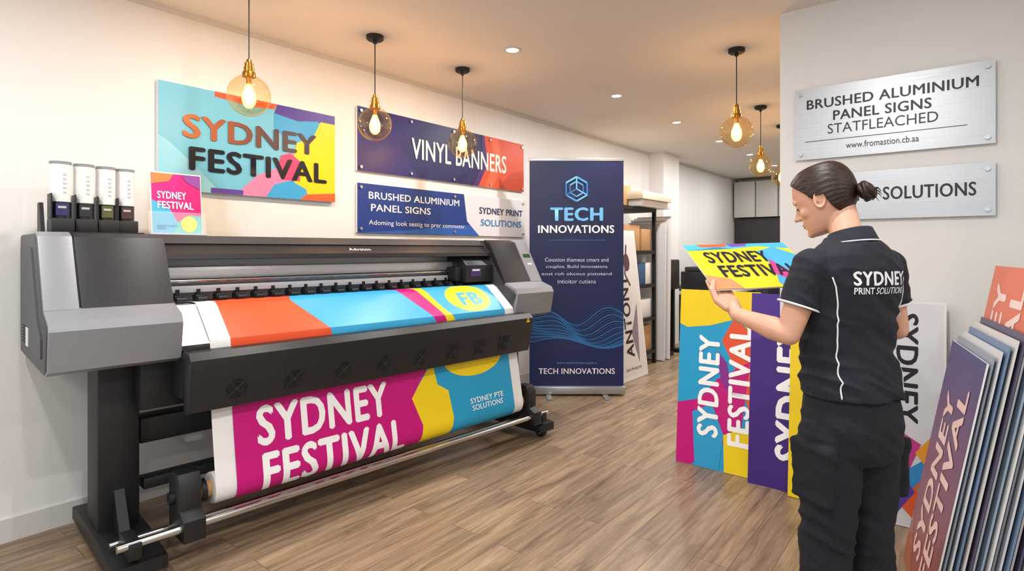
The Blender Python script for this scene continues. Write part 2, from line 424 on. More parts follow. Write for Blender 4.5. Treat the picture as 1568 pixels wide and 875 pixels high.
panel('brushed_aluminium_sign_small',(2.94,3.545,1.545),(1,0,0),(0,0,1),W,H,.012,ALU,norm([
 ('t','PRINT SOLUTIONS',.48,.52,.84,.27,DT,0,.025)],W,H),extra=bolts(W,H,.011,DOT,.03,2))
# ------------------------------------------------------------ PRINTER
PM=Matrix.Translation((.87,.98,0))@Matrix.Rotation(R(-5),4,'Z')
pr=empty('large_format_printer',PM)
def part(name,fn):
    b=B(name); fn(b); return b.done(pr)
def left_cap(b):
    prof=[(-.8,.9),(-.8,1.44),(-.78,1.45),(-.36,1.45),(-.30,1.425),(-.14,1.13),(-.03,1.09),(-.02,1.06),(-.05,.91),(-.1,.89)]
    b.prism(prof,-.41,.06,DRK,bev=.006)
    up=lambda d:[(-.37,1.44),(-.36,1.45+d),(-.297,1.43+d),(-.137+d,1.135+d*.5),(-.15,1.12)]
    b.prism(up(.008),-.405,-.29,LGR,bev=.003)
    b.prism(up(.005),-.283,.055,BLK,bev=.003)
    b.prism([(-.15,1.12),(-.14,1.142),(-.028,1.102),(-.008,1.065),(-.038,.905),(-.09,.885),(-.12,1.0)],-.405,.058,LGR,bev=.004)
    b.box((-.165,-.1,1.155),(.02,.14,.02),MBL)
    b.prism([(-.74,.97),(-.74,1.39),(-.40,1.39),(-.22,1.09),(-.12,1.03),(-.12,.95)],-.416,-.409,mat('charcoal_side','#45474c',.5))
    for k in range(6): b.box((-.6,-.4175,.97+k*.014),(.09,.003,.005),MBL)
    b.box((-.5,-.4175,1.0),(.06,.003,.08),WHT)
part('left_end_cap',left_cap)
def right_cap(b):
    prof=[(-.8,.9),(-.8,1.44),(-.78,1.45),(-.36,1.45),(-.30,1.425),(-.14,1.13),(-.03,1.09),(-.02,1.06),(-.05,.91),(-.1,.89)]
    b.prism(prof,2.2,2.6,DRK,bev=.006)
    up=lambda d:[(-.37,1.44),(-.36,1.45+d),(-.297,1.43+d),(-.137+d,1.135+d*.5),(-.15,1.12)]
    b.prism(up(.005),2.2,2.47,BLK,bev=.003)
    b.prism(up(.01),2.475,2.6,LGR,bev=.003)
    b.prism([(-.15,1.12),(-.14,1.142),(-.028,1.102),(-.008,1.065),(-.038,.905),(-.09,.885),(-.12,1.0)],2.2,2.6,LGR,bev=.004)
    b.box((-.235,2.54,1.325),(.006,.08,.05),mat('lcd_panel','#16321e',.2,emit=.3,ecol='#2f7a45'),rot=Matrix.Rotation(R(-28),3,'Y'))
    for k in range(4): b.box((-.205+.015*k,2.54,1.27-.028*k),(.008,.05,.012),WHT,rot=Matrix.Rotation(R(-28),3,'Y'))
part('right_end_cap',right_cap)
def body(b):
    prof=[(-.8,.92),(-.8,1.44),(-.43,1.45),(-.29,1.36),(-.285,1.335),(-.50,1.335),(-.50,1.1),(-.27,1.1),(-.1,.95),(-.2,.92)]
    b.prism(prof,.055,2.21,BLK)
    b.prism([(-.44,1.446),(-.42,1.452),(-.36,1.412),(-.38,1.40)],.06,2.2,DRK)
    b.bx(-.5,-.49,.06,2.2,1.12,1.33,mat('inner_panel','#c2c5ca',.35,metal=.2))
    b.bx(-.49,-.41,.06,2.2,1.235,1.295,STL,bev=.004)
    b.cyl((-.395,.06,1.225),(-.395,2.2,1.225),.012,ROD)
    b.bx(-.49,-.39,.06,2.2,1.165,1.20,mat('beam_grey','#d0d2d6',.35,metal=.1),bev=.004)
    b.bx(-.5,-.25,.06,2.2,1.1,1.117,STL)
    b.prism([(-.25,1.117),(-.055,.952),(-.075,.935),(-.27,1.09)],.06,2.2,STL)
    for k in range(22):
        y=.14+k*.095
        b.box((-.37,y,1.142),(.06,.05,.03),MBL,bev=.004)
        b.cyl((-.335,y-.02,1.135),(-.335,y+.02,1.135),.013,MBL,seg=10)
        b.box((-.40,y,1.165),(.03,.018,.035),MBL)
    def f(u,v,h): 
        n=V((.09,0,.14)).normalized()
        return V((-.30,1.02+u,1.3664))+V((-.14,0,.09)).normalized()*v+n*(h+.001)
    graphic(b,f,.2,.06,[('t','Adveton',.1,.03,.15,.03,'#cfd2d6',0,.02)])
part('body_housing',body)
def carriage(b):
    b.prism([(-.47,1.15),(-.47,1.33),(-.32,1.33),(-.255,1.27),(-.255,1.15)],1.93,2.19,BLK,bev=.006)
    b.box((-.254,2.02,1.22),(.004,.1,.06),mat('carriage_label','#3b2a6a',.3))
    b.box((-.2535,2.02,1.235),(.005,.07,.012),WHT)
    b.bx(-.40,-.30,1.87,1.93,1.16,1.26,MBL,bev=.004)
part('print_carriage',carriage)
def cover(b):
    prof=[(-.05,.91),(-.03,.93),(.045,.93),(.075,.90),(.075,.87),(.03,.665),(-.02,.655),(-.03,.8)]
    b.prism(prof,.06,2.27,BLK,bev=.004)
    b.bx(-.25,-.03,.06,.12,.72,.90,MBL); b.bx(-.25,-.03,2.2,2.26,.72,.90,MBL)
    fan=mat('fan_grille','#2a2c31',.35,metal=.2)
    d=V((.045,0,.205)).normalized(); n=V((.205,0,-.045)).normalized(); sy=V((0,1,0))
    ys=[.26,.53,.80,1.05,1.31,1.55,1.78,2.0]
    for y in ys:
        c=V((.03,y,.665))+d*.085+n*.002
        b.cyl(c-n*.003,c-n*.0015,.05,MBL,seg=28)
        for r in (.048,.040,.031,.022):
            b.tube([c+sy*r*math.cos(a*math.pi/14)+d*r*math.sin(a*math.pi/14) for a in range(28)],.0024,fan,seg=6,closed=True)
        b.cyl(c-n*.002,c+n*.003,.013,fan,seg=14)
        for k in range(4):
            a=k*math.pi/2+math.pi/4; q=sy*math.cos(a)+d*math.sin(a)
            b.tube([c+q*.012,c+q*.054],.0022,fan,seg=6)
            b.cyl(c+q*.060-n*.001,c+q*.060+n*.003,.005,fan,seg=8)
    def f(u,v,h): return V((.075,2.19+u,.872+v*1.0))+V((1,0,0))*h
    graphic(b,f,.06,.05,[('p',[(.005,0),(.045,0),(.025,.033)],'#f2c21c'),('r',.023,.008,.027,.022,'#222222')])
part('front_heater_cover',cover)
def stand(b):
    for (a0,a1) in ((-.22,-.02),(2.36,2.52)):
        m=(a0+a1)/2; hw=min(.08,(a1-a0)/2)
        b.bx(-.52,-.30,m-hw*1.0,m+hw*1.0,.1,.92,MBL,bev=.008)
        b.prism([(-.76,.05),(-.76,.11),(-.6,.13),(-.2,.13),(.06,.105),(.06,.05)],a0,a1,MBL,bev=.005)
        b.prism([(-.6,.12),(-.52,.3),(-.3,.3),(-.18,.12)],m-.02,m+.02,MBL)
        for w in (-.70,.0):
            b.cyl((w,m-.02,.038),(w,m+.02,.038),.038,mat('rubber_wheel','#0e0e10',.6),seg=20)
            b.cyl((w,m-.022,.038),(w,m+.022,.038),.018,LGR,seg=14)
            b.bx(w-.03,w+.03,m-.03,m+.03,.045,.07,MBL)
            b.cyl((w,m,.06),(w,m,.09),.015,ROD)
    b.bx(-.50,-.38,-.02,2.36,.46,.58,MBL,bev=.006)
    b.bx(-.50,-.20,-.06,.12,.66,.9,MBL,bev=.006)
    b.bx(-.50,-.20,2.24,2.40,.66,.9,MBL,bev=.006)
    b.bx(-.40,-.32,-.02,2.36,.26,.31,MBL,bev=.004)
part('stand_frame',stand)
def takeup(b):
    b.cyl((.05,-.2,.185),(.05,2.45,.185),.017,ROD); b.cyl((-.075,-.2,.155),(-.075,2.45,.155),.013,ROD)
    for y in (-.14,2.4):
        b.box((-.01,y,.16),(.16,.05,.07),MBL,bev=.006)
    for (y0,y1) in ((.03,.12),(2.27,2.35)):
        b.prism([(-.12,.12),(-.12,.36),(-.08,.40),(.0,.40),(.03,.36),(.03,.25),(.085,.22),(.085,.13)],y0,y1,MBL,bev=.005)
        b.cyl((-.05,y0-.02,.29),(-.05,y1+.02,.29),.028,MBL)
    b.cyl((-.05,.10,.29),(-.05,2.28,.29),.037,CARD,seg=28)
    b.cyl((-.05,.135,.29),(-.05,.155,.29),.05,MBL,seg=28)
part('take_up_unit',takeup)
# ------------------------------------------------------------ PRINTED MEDIA
path=[(-.44,1.120),(-.36,1.121),(-.30,1.124),(-.26,1.123),(-.23,1.108),(-.17,1.058),(-.10,1.0),(-.058,.963),(-.052,.93),(-.056,.88),(-.062,.80),(-.045,.68),(-.03,.58),(-.005,.44),(.012,.35),(.02,.31)]
for k in range(0,15):
    a=R(8-k*16); path.append((-.05+.072*math.cos(a),.29+.072*math.sin(a)))
cum=[0]
for k in range(1,len(path)): cum.append(cum[-1]+math.dist(path[k],path[k-1]))
LEN=cum[-1]
def mpath(d):
    d=max(0,min(LEN,d))
    for k in range(1,len(path)):
        if d<=cum[k]+1e-9:
            t=(d-cum[k-1])/(cum[k]-cum[k-1]); a=V(path[k-1]); c=V(path[k]); p=a.lerp(c,t)
            na=V(path[max(0,k-2)]); nc=V(path[min(len(path)-1,k+1)])
            t0=(c-na).normalized(); t1=(nc-a).normalized(); tg=t0.lerp(t1,t).normalized()
            return p,V((-tg.y,tg.x))
    return V(path[-1]),V((0,-1))
MY0,MW=.18,2.04
def mm(u,v,h):
    p,n=mpath(LEN-v)
    return V((p.x+n.x*h,MY0+u,p.y+n.y*h))
def vz(z):
    for k in range(9,16):
        if path[k][1]<=z:
            t=(path[k-1][1]-z)/(path[k-1][1]-path[k][1]); return LEN-(cum[k-1]+t*(cum[k]-cum[k-1]))
    return LEN-cum[15]
def vu(k): return LEN-cum[k]
b=B('loaded_vinyl_print')
cuts=[LEN-c for c in cum[1:-1]]
MAG='#c4107a'; BLU='#259fd0'; YEL='#f2d41a'; ORG='#e4552f'; BL2='#3aa5d6'
zt=vz(.66); zb=vz(.33)
low=vu(9)
items=[('r',0,0,MW,LEN,'#ebebeb'),
 ('p',[(.09,low),(.09,LEN),(.52,LEN),(.46,vu(4)),(.60,vu(7)),(.62,low)],ORG),
 ('p',[(.52,LEN),(.46,vu(4)),(.60,vu(7)),(.62,low),(1.34,low),(1.30,vu(7)),(1.17,vu(4)),(1.1,LEN)],BL2),
 ('p',[(1.1,LEN),(1.17,vu(4)),(1.30,vu(7)),(1.34,low),(1.42,low),(1.37,vu(6)),(1.22,LEN)],MAG),
 ('p',[(1.22,LEN),(1.37,vu(6)),(1.42,low),(1.5,low),(1.42,vu(6)),(1.30,LEN)],YEL),
 ('p',[(1.30,LEN),(1.42,vu(6)),(1.5,low),(1.93,low),(1.93,LEN)],BL2),
 ('c',1.68,vu(5)-.01,.19,.13,YEL),
 ('t','FB',1.69,vu(5)-.02,.19,.12,BL2,0,.04),
 ('r',.09,.0,1.95,low,BLU),
 ('p',[(.09,0),(.09,low),(1.2,low),(1.24,zt),(1.14,(zt+zb)/2+.05),(1.1,(zt+zb)/2),(1.16,zb),(1.1,0)],MAG),
 ('p',[(1.2,low),(1.25,zt),(1.16,(zt+zb)/2+.07),(1.1,(zt+zb)/2),(1.16,zb),(1.1,0),(1.32,0),(1.40,zb),(1.38,(zt+zb)/2),(1.30,(zt+zb)/2+.05),(1.28,zt)],YEL),
 ('c',1.62,vz(.68),.26,.13,YEL),
 ('t','SYDNEY',.565,(vz(.625)+vz(.435))/2,.74,abs(vz(.625)-vz(.435)),'#f6f6f6',0,.04),
 ('t','FESTIVAL',.62,(vz(.405))-.095,.82,.19,'#f6f6f6',0,.04),
 ('t','SYDNEY PTE',1.70,vz(.395),.30,.035,'#ffffff',0,.015),('t','SOLUTIONS',1.70,vz(.35),.28,.035,'#ffffff',0,.015)]
nf=len(path); vs0=[b.bm.verts.new((p[0],MY0,p[1])) for p in path]; vs1=[b.bm.verts.new((p[0],MY0+MW,p[1])) for p in path]
iv=b.mi(VIN)
for k in range(nf-1):
    f=b.bm.faces.new((vs0[k],vs1[k],vs1[k+1],vs0[k+1])); f.material_index=iv
graphic(b,mm,MW,LEN,items,cuty=cuts,cutx=[i*.25 for i in range(1,8)],lay=.0004,h0=.0008)
b.cyl((-.05,MY0,.29),(-.05,MY0+MW,.29),.069,VIN,seg=40)
b.done(pr)
# ------------------------------------------------------------ INK BOTTLES
b=B('ink_bottle_rack')
for k,(y,w) in enumerate(((-.30,-.50),(-.21,-.53),(-.12,-.56),(-.035,-.59))):
    z=1.452
    b.box((w,y,z+.035),(.13,.084,.07),MBL,bev=.006)
    b.bx(w-.05,w+.045,y-.042,y-.036,z+.07,z+.18,MBL)
    b.cyl((w-.01,y,z+.06),(w-.01,y,z+.145),.0395,BLK,seg=26)
    b.cyl((w-.01,y,z+.145),(w-.01,y,z+.315),.0395,WHT,seg=26)
    b.cyl((w-.01,y,z+.315),(w-.01,y,z+.327),.041,LGR,seg=26)
    b.box((w+.031,y,z+.11),(.006,.045,.055),mat('ink_label_%d'%k,['#2a2560','#20222a','#5a5a30','#4a2a30'][k],.4))
    b.box((w+.034,y,z+.12),(.003,.03,.010),P('#b8b8b0'))
    for q in range(5): b.box((w+.0295,y+.01,z+.19+q*.02),(.002,.014,.008),P('#c8c8d4'))
b.bx(-.67,-.43,-.345,.01,1.4515,1.462,MBL)
b.prism([(-.7,1.452),(-.7,1.60),(-.64,1.60),(-.60,1.50),(-.58,1.452)],-.36,-.345,MBL)
b.done(M=PM)
W,H=.25,.33
b=B('acrylic_poster_stand')
o=V((-.57,.075,1.46)); ux=V((-.1,.995,0)).normalized(); uy=V((-.12,0,.99)).normalized(); n=ux.cross(uy)
rot=Matrix((ux,uy,n)).transposed()
b.box(o+ux*W/2+uy*H/2-n*.004,(W,H,.003),WHT,rot=rot)
f=lambda u,v,h:o+ux*u+uy*v+n*(h-.002)
graphic(b,f,W,H,norm([('r',.02,.02,.98,.98,'#cf2480'),
 ('p',[(.02,.55),(.35,.42),(.5,.2),(.42,.02),(.02,.02)],'#4cb3d8'),('p',[(.42,.02),(.5,.2),(.75,.32),(.98,.3),(.98,.02)],'#54c0c0'),
 ('p',[(.02,.98),(.45,.98),(.35,.86),(.02,.8)],'#ef7f4a'),('p',[(.6,.98),(.98,.98),(.98,.75),(.7,.86)],'#8a4aa8'),
 ('c',.72,.17,.16,.13,'#f5d91f'),
 ('t','SYDNEY',.40,.63,.56,.12,'#ffffff',0,.03),('t','FESTIVAL',.47,.47,.70,.12,'#ffffff',0,.03),
 ('t','sogopir frome it\nbetimo',.3,.12,.4,.08,'#1f6f9a',0,0)],W,H))
b.box(o+ux*W/2+uy*H*.18+n*.004,(W+.03,H*.36,.003),mat('acrylic_front','#ffffff',.04,alpha=.12),rot=rot)
b.box(o+ux*W/2,(W+.03,.008,.06),mat('acrylic_edge','#d8e4ea',.08,alpha=.5),rot=rot)
b.done(M=PM)
# ------------------------------------------------------------ ROLL-UP BANNER
rb=empty('rollup_banner')
o=V((.315,4.29,0)); ux=V((.78,.625,0)); W,H=.89,2.14
NV=grad('rollup_navy','Z',.1,2.3,'#14245c','#121a40')
LB='#6db4e6'
it=[]
def Z(py): return (605-py)/365*2.24-.08
it.append(('r',0,0,W,H,NV))
for k in range(26):
    pts=[]
    for j in range(36):
        x=j/35
        y=.42+.011*k+.06*math.sin(x*6.0+k*.09)*(.5+x*.6)-.10*math.sin(k/26*3.1)*x+.05*math.cos(x*11+k*.16)*(k/26)
        pts.append((x*W,y))
    it.append(('l',pts,.003 if k%3 else .005,['#3f8fd0','#245a9c','#2f74b8'][k%3]))
hx,hy,hr=W*.5,Z(287),.115
def hexp(a,r): return (hx+r*math.sin(R(a)),hy+r*math.cos(R(a)))
for a in range(0,360,60):
    c=['#4a9ad6','#2f6fb4','#6db4e6'][(a//60)%3]
    it.append(('l',[hexp(a,hr),hexp(a+60,hr)],.016,c))
    it.append(('l',[hexp(a,hr*.62),hexp(a+60,hr*.62)],.012,c))
it.append(('l',[(hx,hy),hexp(0,hr)],.012,LB));it.append(('l',[(hx,hy),hexp(120,hr)],.012,LB));it.append(('l',[(hx,hy),hexp(240,hr)],.012,'#2f6fb4'))
it+= [('t','TECH',W*.5,Z(326),.50,.13,'#6fb6ea',0,.04),('t','INNOVATIONS',W*.495,Z(349),.72,.075,'#f4f6fa',0,.03),
 ('l',[(W*.2,Z(366)),(W*.8,Z(366))],.003,'#4a8ac8')]
for k,(s,w) in enumerate((('Coustion thameus cmars and',.60),('couplos. Build innovations',.58),('eost roh okcous pistotand',.66),('intioitor cutiens',.36))):
    it.append(('t',s,W*.5,Z(396+k*11.2),w,.038,'#c9d4ea',0,.004))
it+= [('t','www.teachtiroam.puzu.z',W*.5,Z(555),.38,.03,'#5d9fd8',0,0),('t','TECH INNOVATIONS',W*.5,Z(567.5),.72,.055,'#f4f6fa',0,.02)]
panel('printed_graphic',o+V((0,0,.085)),ux,(0,0,1),W,H,.002,NV,it,parent=rb,lay=.0003)
b=B('base_and_pole')
n=V((.625,-.78,0)); rot=Matrix((ux,n,V((0,0,1)))).transposed()
SIL=mat('anodised_silver','#b4b6ba',.3,metal=.7)
b.box(o+ux*W/2-n*.02+V((0,0,.055)),(W+.03,.10,.075),SIL,rot=rot,bev=.012)
for t in (.2,.8): b.box(o+ux*W*t-n*0+V((0,0,.009)),(.05,.34,.016),SIL,rot=rot,bev=.004)
b.box(o+ux*W/2-n*.004+V((0,0,2.235)),(W+.02,.02,.03),SIL,rot=rot,bev=.004)
b.cyl(o+ux*W/2-n*.04+V((0,0,.09)),o+ux*W/2-n*.02+V((0,0,2.22)),.01,SIL)
b.done(rb)
# ------------------------------------------------------------ SHELF + STORAGE
she=empty('storage_shelf')
sh=B('shelf_frame')
x0,x1,y0,y1=.06,.56,5.35,6.5
for x in (x0,x1):
    for y in (y0,y1): sh.bx(x-.02,x+.02,y-.02,y+.02,0,1.88,MBL)
for z in (.15,.55,.95,1.35,1.86): sh.bx(x0-.02,x1+.02,y0-.02,y1+.02,z-.02,z+.02,MBL)
sh.done(she)
b=B('stored_cartons')
for z,lst in ((.17,((5.42,5.8,.28,CARD),(5.85,6.1,.22,WHT),(6.15,6.45,.3,CARD))),(.57,((5.4,5.7,.2,WHT),(5.75,6.05,.3,CARD),(6.1,6.45,.22,WHT))),
              (.97,((5.4,5.75,.3,WHT),(5.8,6.1,.2,CARD),(6.12,6.3,.26,mat('blue_binder','#3a5a80',.5)),(6.31,6.45,.26,WHT))),
              (1.37,((5.4,5.7,.25,CARD),(5.75,6.15,.3,CARD),(6.2,6.45,.26,CARD)))):
    for a,c,h,m in lst: b.bx(.1,.54,a,c,z,z+h,m,bev=.004)
b.bx(.12,.5,5.4,5.75,1.885,2.32,CARD,bev=.004)
b.bx(.2,.5,5.8,6.0,1.885,2.12,CARD,bev=.004)
b.bx(.12,.66,5.95,6.75,1.885,1.96,WHT,bev=.003); b.bx(.16,.70,5.9,6.7,1.962,2.05,mat('cream_carton','#dcd0bc',.6),bev=.003)
b.done(she)
b=B('foam_board_sheets')
for k in range(6):
    b.box((.36,6.66+k*.05,.86+.01*k),(.55-.04*(k%3),.02,1.7+.02*k),[WHT,mat('foam_grey','#c9c9cc',.6),mat('foam_tan','#c6ad90',.6)][k%3],rot=Matrix.Rotation(R(-1.5),3,'X'))
b.done()
W,H=.58,1.6
panel('leaning_white_poster_board',(.79,5.27,0.004),(0,1,0),(-.11,0,1),W,H,.008,WHT,norm([
 ('r',.05,.03,.95,.97,'#e0dedc'),('t','ANTONY',.38,.42,.55,.30,'#2c2a30',90,.03),
 ('l',[(.6,.9),(.45,.7),(.62,.62)],.03,'#4a4650'),('c',.55,.78,.12,.06,'#5a3a48'),('p',[(.5,.3),(.8,.5),(.7,.1)],'#8a8290'),
 ('t','Syant ffowing inet',.45,.07,.6,.025,'#3a3a3a',0,0)],W,H))
b=B('office_desk')
wd=mat('desk_white','#d0ceca',.5)
b.bx(.02,.75,8.3,10.2,.70,.74,wd,bev=.004)
for y in (8.34,10.16): b.bx(.05,.72,y-.02,y+.02,0,.70,DRK)
b.done()
b=B('desktop_printer')
b.bx(.12,.62,8.4,8.95,.742,1.05,BLK,bev=.02); b.bx(.16,.58,8.45,8.9,1.05,1.12,DRK,bev=.02); b.bx(.62,.72,8.5,8.85,.78,.80,DRK)
b.done()
b=B('computer_monitor')
b.bx(.30,.33,9.2,9.75,.86,1.22,BLK,bev=.006); b.bx(.28,.30,9.45,9.5,.75,.95,BLK); b.bx(.2,.4,9.38,9.58,.742,.755,BLK)
b.done()
b=B('office_chair')
cx,cy=1.15,8.7
for k in range(5):
    a=k*2*math.pi/5; b.tube([(cx,cy,.1),(cx+.28*math.cos(a),cy+.28*math.sin(a),.07)],.018,MBL); b.sph((cx+.28*math.cos(a),cy+.28*math.sin(a),.03),.03,MBL,10,8)
b.cyl((cx,cy,.08),(cx,cy,.45),.025,MBL); b.box((cx,cy,.48),(.46,.46,.07),MBL,bev=.02)
b.box((cx+.23,cy,.82),(.05,.42,.5),MBL,bev=.02); b.cyl((cx+.2,cy,.47),(cx+.25,cy,.65),.02,MBL)
b.done()
b=B('black_floor_plotter')
b.bx(.1,.5,7.0,7.45,.85,1.25,BLK,bev=.02)
b.bx(.15,.45,7.05,7.1,0,.85,MBL); b.bx(.15,.45,7.35,7.4,0,.85,MBL); b.bx(.05,.55,7.02,7.12,0,.05,MBL); b.bx(.05,.55,7.33,7.43,0,.05,MBL)
b.bx(.2,.4,7.1,7.35,1.25,1.62,MBL,bev=.02)
b.done()
b=B('wall_cabinet')
cw=mat('cabinet_white','#c4c1bc',.5)
for k in range(4): b.bx(.05+k*.4,.43+k*.4,YB-.4,YB-.016,2.0,2.68,cw,bev=.006)
b.bx(.05,1.6,YB-.3,YB-.016,1.45,1.98,mat('dark_recess','#2a2a2c',.5))
b.done()
b=B('base_cabinet')
b.bx(.05,2.6,YB-.6,YB-.016,.0,.88,mat('cabinet_dark','#3a3a3e',.5),bev=.004); b.bx(.03,2.62,YB-.63,YB-.016,.88,.92,BLK)
b.bx(.2,.9,YB-.4,YB-.1,.921,1.3,BLK,bev=.01)
b.done()
b=B('pantry_boxes')
for k in range(4): b.bx(1.0+k*.38,1.3+k*.38,YB-.4,YB-.1,.921,1.2+.06*(k%2),[CARD,WHT][k%2],bev=.004)
b.done()
# ------------------------------------------------------------ LEANING BOARDS (centre)
W,H=.5,1.12
panel('sydney_festival_leaning_board',(2.06,3.56,.003),(1,0,0),(0,.09,1.1),W,H,.006,WHT,norm([
 ('r',0,0,1,1,BLU),('p',[(0,1),(1,1),(1,.72),(.75,.85),(.4,.80),(.1,.78),(0,.8)],YEL),
 ('p',[(.55,.72),(.7,.85),(1,.74),(1,.3),(.9,.35),(.75,.55)],ORG),
 ('p',[(.0,.34),(.3,.38),(.5,.5),(.9,.62),(.8,.2),(.45,.12),(.2,.0),(0,0)],MAG),
 ('p',[(.2,.30),(.45,.36),(.6,.2),(.55,0),(.25,0)],'#2f9fd2'),
 ('p',[(.6,.2),(.85,.26),(1,.18),(1,0),(.62,0)],YEL),('p',[(.5,.66),(.62,.6),(.7,.4),(.55,.5)],'#8a2a90'),
 ('t','SYDNEY',.40,.46,.57,.27,'#ffffff',90,.04),('t','FESTIVAL',.78,.48,.66,.27,'#ffffff',90,.04)],W,H))
panel('purple_leaning_board',(2.53,3.49,.003),(1,0,0),(0,.09,1.1),W,H,.006,WHT,norm([
 ('r',0,0,1,1,'#43247c'),('p',[(0,.75),(.3,.8),(.5,1),(0,1)],'#4e2d90'),('p',[(.6,0),(.7,.4),(1,.5),(1,0)],'#371f6c'),
 ('t','SYDNEY',.46,.5,.70,.34,'#ffffff',90,.04)],W,H))
panel('yellow_leaning_board',(2.76,3.44,.003),(1,0,0),(0,.09,1.1),.45,.98,.006,WHT,norm([
 ('r',0,0,1,1,YEL),('p',[(.2,0),(.3,.3),(1,.4),(1,0)],'#e8862a')],.45,.98))
b=B('sign_display_rack')
for x in (2.1,2.62):
    b.cyl((x,3.70,.0),(x,3.67,1.0),.012,MBL,seg=10); b.cyl((x,3.98,.0),(x,3.67,1.0),.012,MBL,seg=10)
b.cyl((2.1,3.67,1.0),(2.62,3.67,1.0),.012,MBL,seg=10); b.cyl((2.1,3.70,.25),(2.62,3.70,.25),.012,MBL,seg=10)
b.done()
W,H=.585,1.12
panel('white_leaning_board',(2.88,3.42,.003),(1,0,0),(0,.09,1.1),W,H,.008,WHT,norm([
 ('r',.02,.01,.98,.99,'#d9dbe0'),
 ('t','SYDNEY',.73,.70,.49,.16,'#1d1f26',-90,.03),
 ('p',[(.58,.18),(.84,.30),(1.0,.24),(.86,.12)],'#3a8fd0'),('p',[(.58,.3),(.70,.41),(.83,.37),(.74,.24)],'#c43a8a'),
 ('p',[(.79,.33),(.90,.41),(.98,.34),(.89,.26)],'#f0a030'),('p',[(.67,.10),(.84,.22),(.97,.06),(.80,.03)],'#e06030'),
 ('p',[(.52,.12),(.67,.24),(.79,.16),(.67,.06)],'#5a3aa0'),('p',[(.80,.18),(.92,.2),(.97,.10),(.86,.08)],'#40b070')],W,H))
# ------------------------------------------------------------ BOARD STACK (right)
stk=empty('stack_of_sign_boards')
BUX=V((.175,-.985,0)).normalized(); PP=V((.985,.175,0)).normalized()
T=PP*.18+V((0,0,1))
greys=['#dededf','#8f98a6','#d2d4d8','#6f86a6','#d9d7d4','#55506a','#d0d2d8','#93a6ba']
PUR=grad('board_purple_gradient','Z',0,.95,'#9a4c40','#33246e')
def sb(name,k,H,W,col,items=[],back=0):
    o=V((3.32,3.08,.004))+PP*k*.0155-BUX*back
    panel(name,o,BUX,T,W,H,.006,WHT if col is None else P(col),items,parent=stk)
W,H=.58,1.0
sb('purple_board',0,H,W,None,norm([('r',0,0,1,1,PUR),('p',[(0,0),(0,.25),(.4,.0)],'#a05a44'),
 ('t','SYDNEY',.36,.46,.70,.25,'#e8c8c0',90,.035),('t','FESTIVAL',.68,.48,.78,.25,'#e8c8c0',90,.035)],W,H))
for k in range(1,6): sb('plain_board_%d'%k,k,1.0+.022*k,.56+.008*k,greys[k])
W,H=.6,1.33
OG=grad('board_orange_gradient','Z',.2,1.3,'#bd4e44','#e2714e')
sb('orange_board',6,H,W,None,norm([('r',0,0,1,1,OG),('t','SYDNEY',.30,.70,.50,.26,'#f4d8d0',90,.035),('t','FESTIVAL',.66,.66,.58,.26,'#f4d8d0',90,.035)],W,H),back=.03)
for k in range(7,17): sb('stock_board_%d'%k,k,1.31-.015*(k%4),.58+.012*(k%3),greys[k%8])
# ------------------------------------------------------------ WOMAN
WM=Matrix.Translation((3.255,2.03,0))@Matrix.Rotation(R(58),4,'Z')
WI=WM.inverted()
wo=empty('woman',WM)
HM=Matrix.Translation((3.178,2.07,1.545))@Matrix.Rotation(R(84),4,'Z')@Matrix.Rotation(R(-20),4,'X')@Matrix.Scale(.95,4)
SKIN=mat('skin','#cf9d84',.5,sss=.15,bump=.03,bscale=300)
SHIRT=mat('navy_polo_fabric','#0d1220',.85,bump=.2,bscale=60)
PANT=mat('navy_trouser_fabric','#0c101b',.9,bump=.25,bscale=90)
PIPE=mat('white_piping','#e0e0e4',.6)
def L2W(p): return WM@V(p)
def ring(cx,cy,z,hw,yf,yb,n=32,e=2.3,M=WM):
    out=[]; cyy=(yf+yb)/2+cy; d=(yf-yb)/2
    for j in range(n):
        a=2*math.pi*j/n; c,s=math.cos(a),math.sin(a)
        out.append(M@V((cx+hw*math.copysign(abs(c)**(2/e),c),cyy+d*math.copysign(abs(s)**(2/e),s),z)))
    return out
def chain(b,pts,rs,m,seg=18):
    for k in range(len(pts)-1):
        b.cyl(pts[k],pts[k+1],rs[k],m,r1=rs[k+1],seg=seg)
    for p,r in zip(pts,rs): b.sph(p,r,m,16,10)
def remesh(b,name,vox,smooth=4,disp=0,folds=None):
    me=b.mesh(180); ob=bpy.data.objects.new(name,me); COL.objects.link(ob)
    md=ob.modifiers.new('r','REMESH'); md.mode='VOXEL'; md.voxel_size=vox; md.use_smooth_shade=True
    if smooth:
        s=ob.modifiers.new('s','SMOOTH'); s.iterations=smooth; s.factor=.5
    if disp:
        tx=bpy.data.textures.new('folds','CLOUDS'); tx.noise_scale=.08; tx.noise_depth=2
        d=ob.modifiers.new('d','DISPLACE'); d.texture=tx; d.strength=disp; d.mid_level=.45; d.texture_coords='LOCAL'
    dg=bpy.context.evaluated_depsgraph_get(); dg.update()
    nm=bpy.data.meshes.new_from_object(ob.evaluated_get(dg)); mats=list(me.materials)
    ob.modifiers.clear(); ob.data=nm
    if folds:
        ns=[v.normal.copy() for v in nm.vertices]
        for v,nn in zip(nm.vertices,ns):
            p=WI@v.co; v.co+=nn*folds(p)
    nm.materials.clear(); nm.materials.append(mats[0])
    for p in nm.polygons: p.use_smooth=True; p.material_index=0
    ob.parent=wo; ob.matrix_parent_inverse=WI
    return ob
Ls=L2W((-.150,0,1.33)); Rs=L2W((.150,0,1.33))
Le=V((3.12,1.865,1.125)); Re=V((3.365,2.205,1.125))
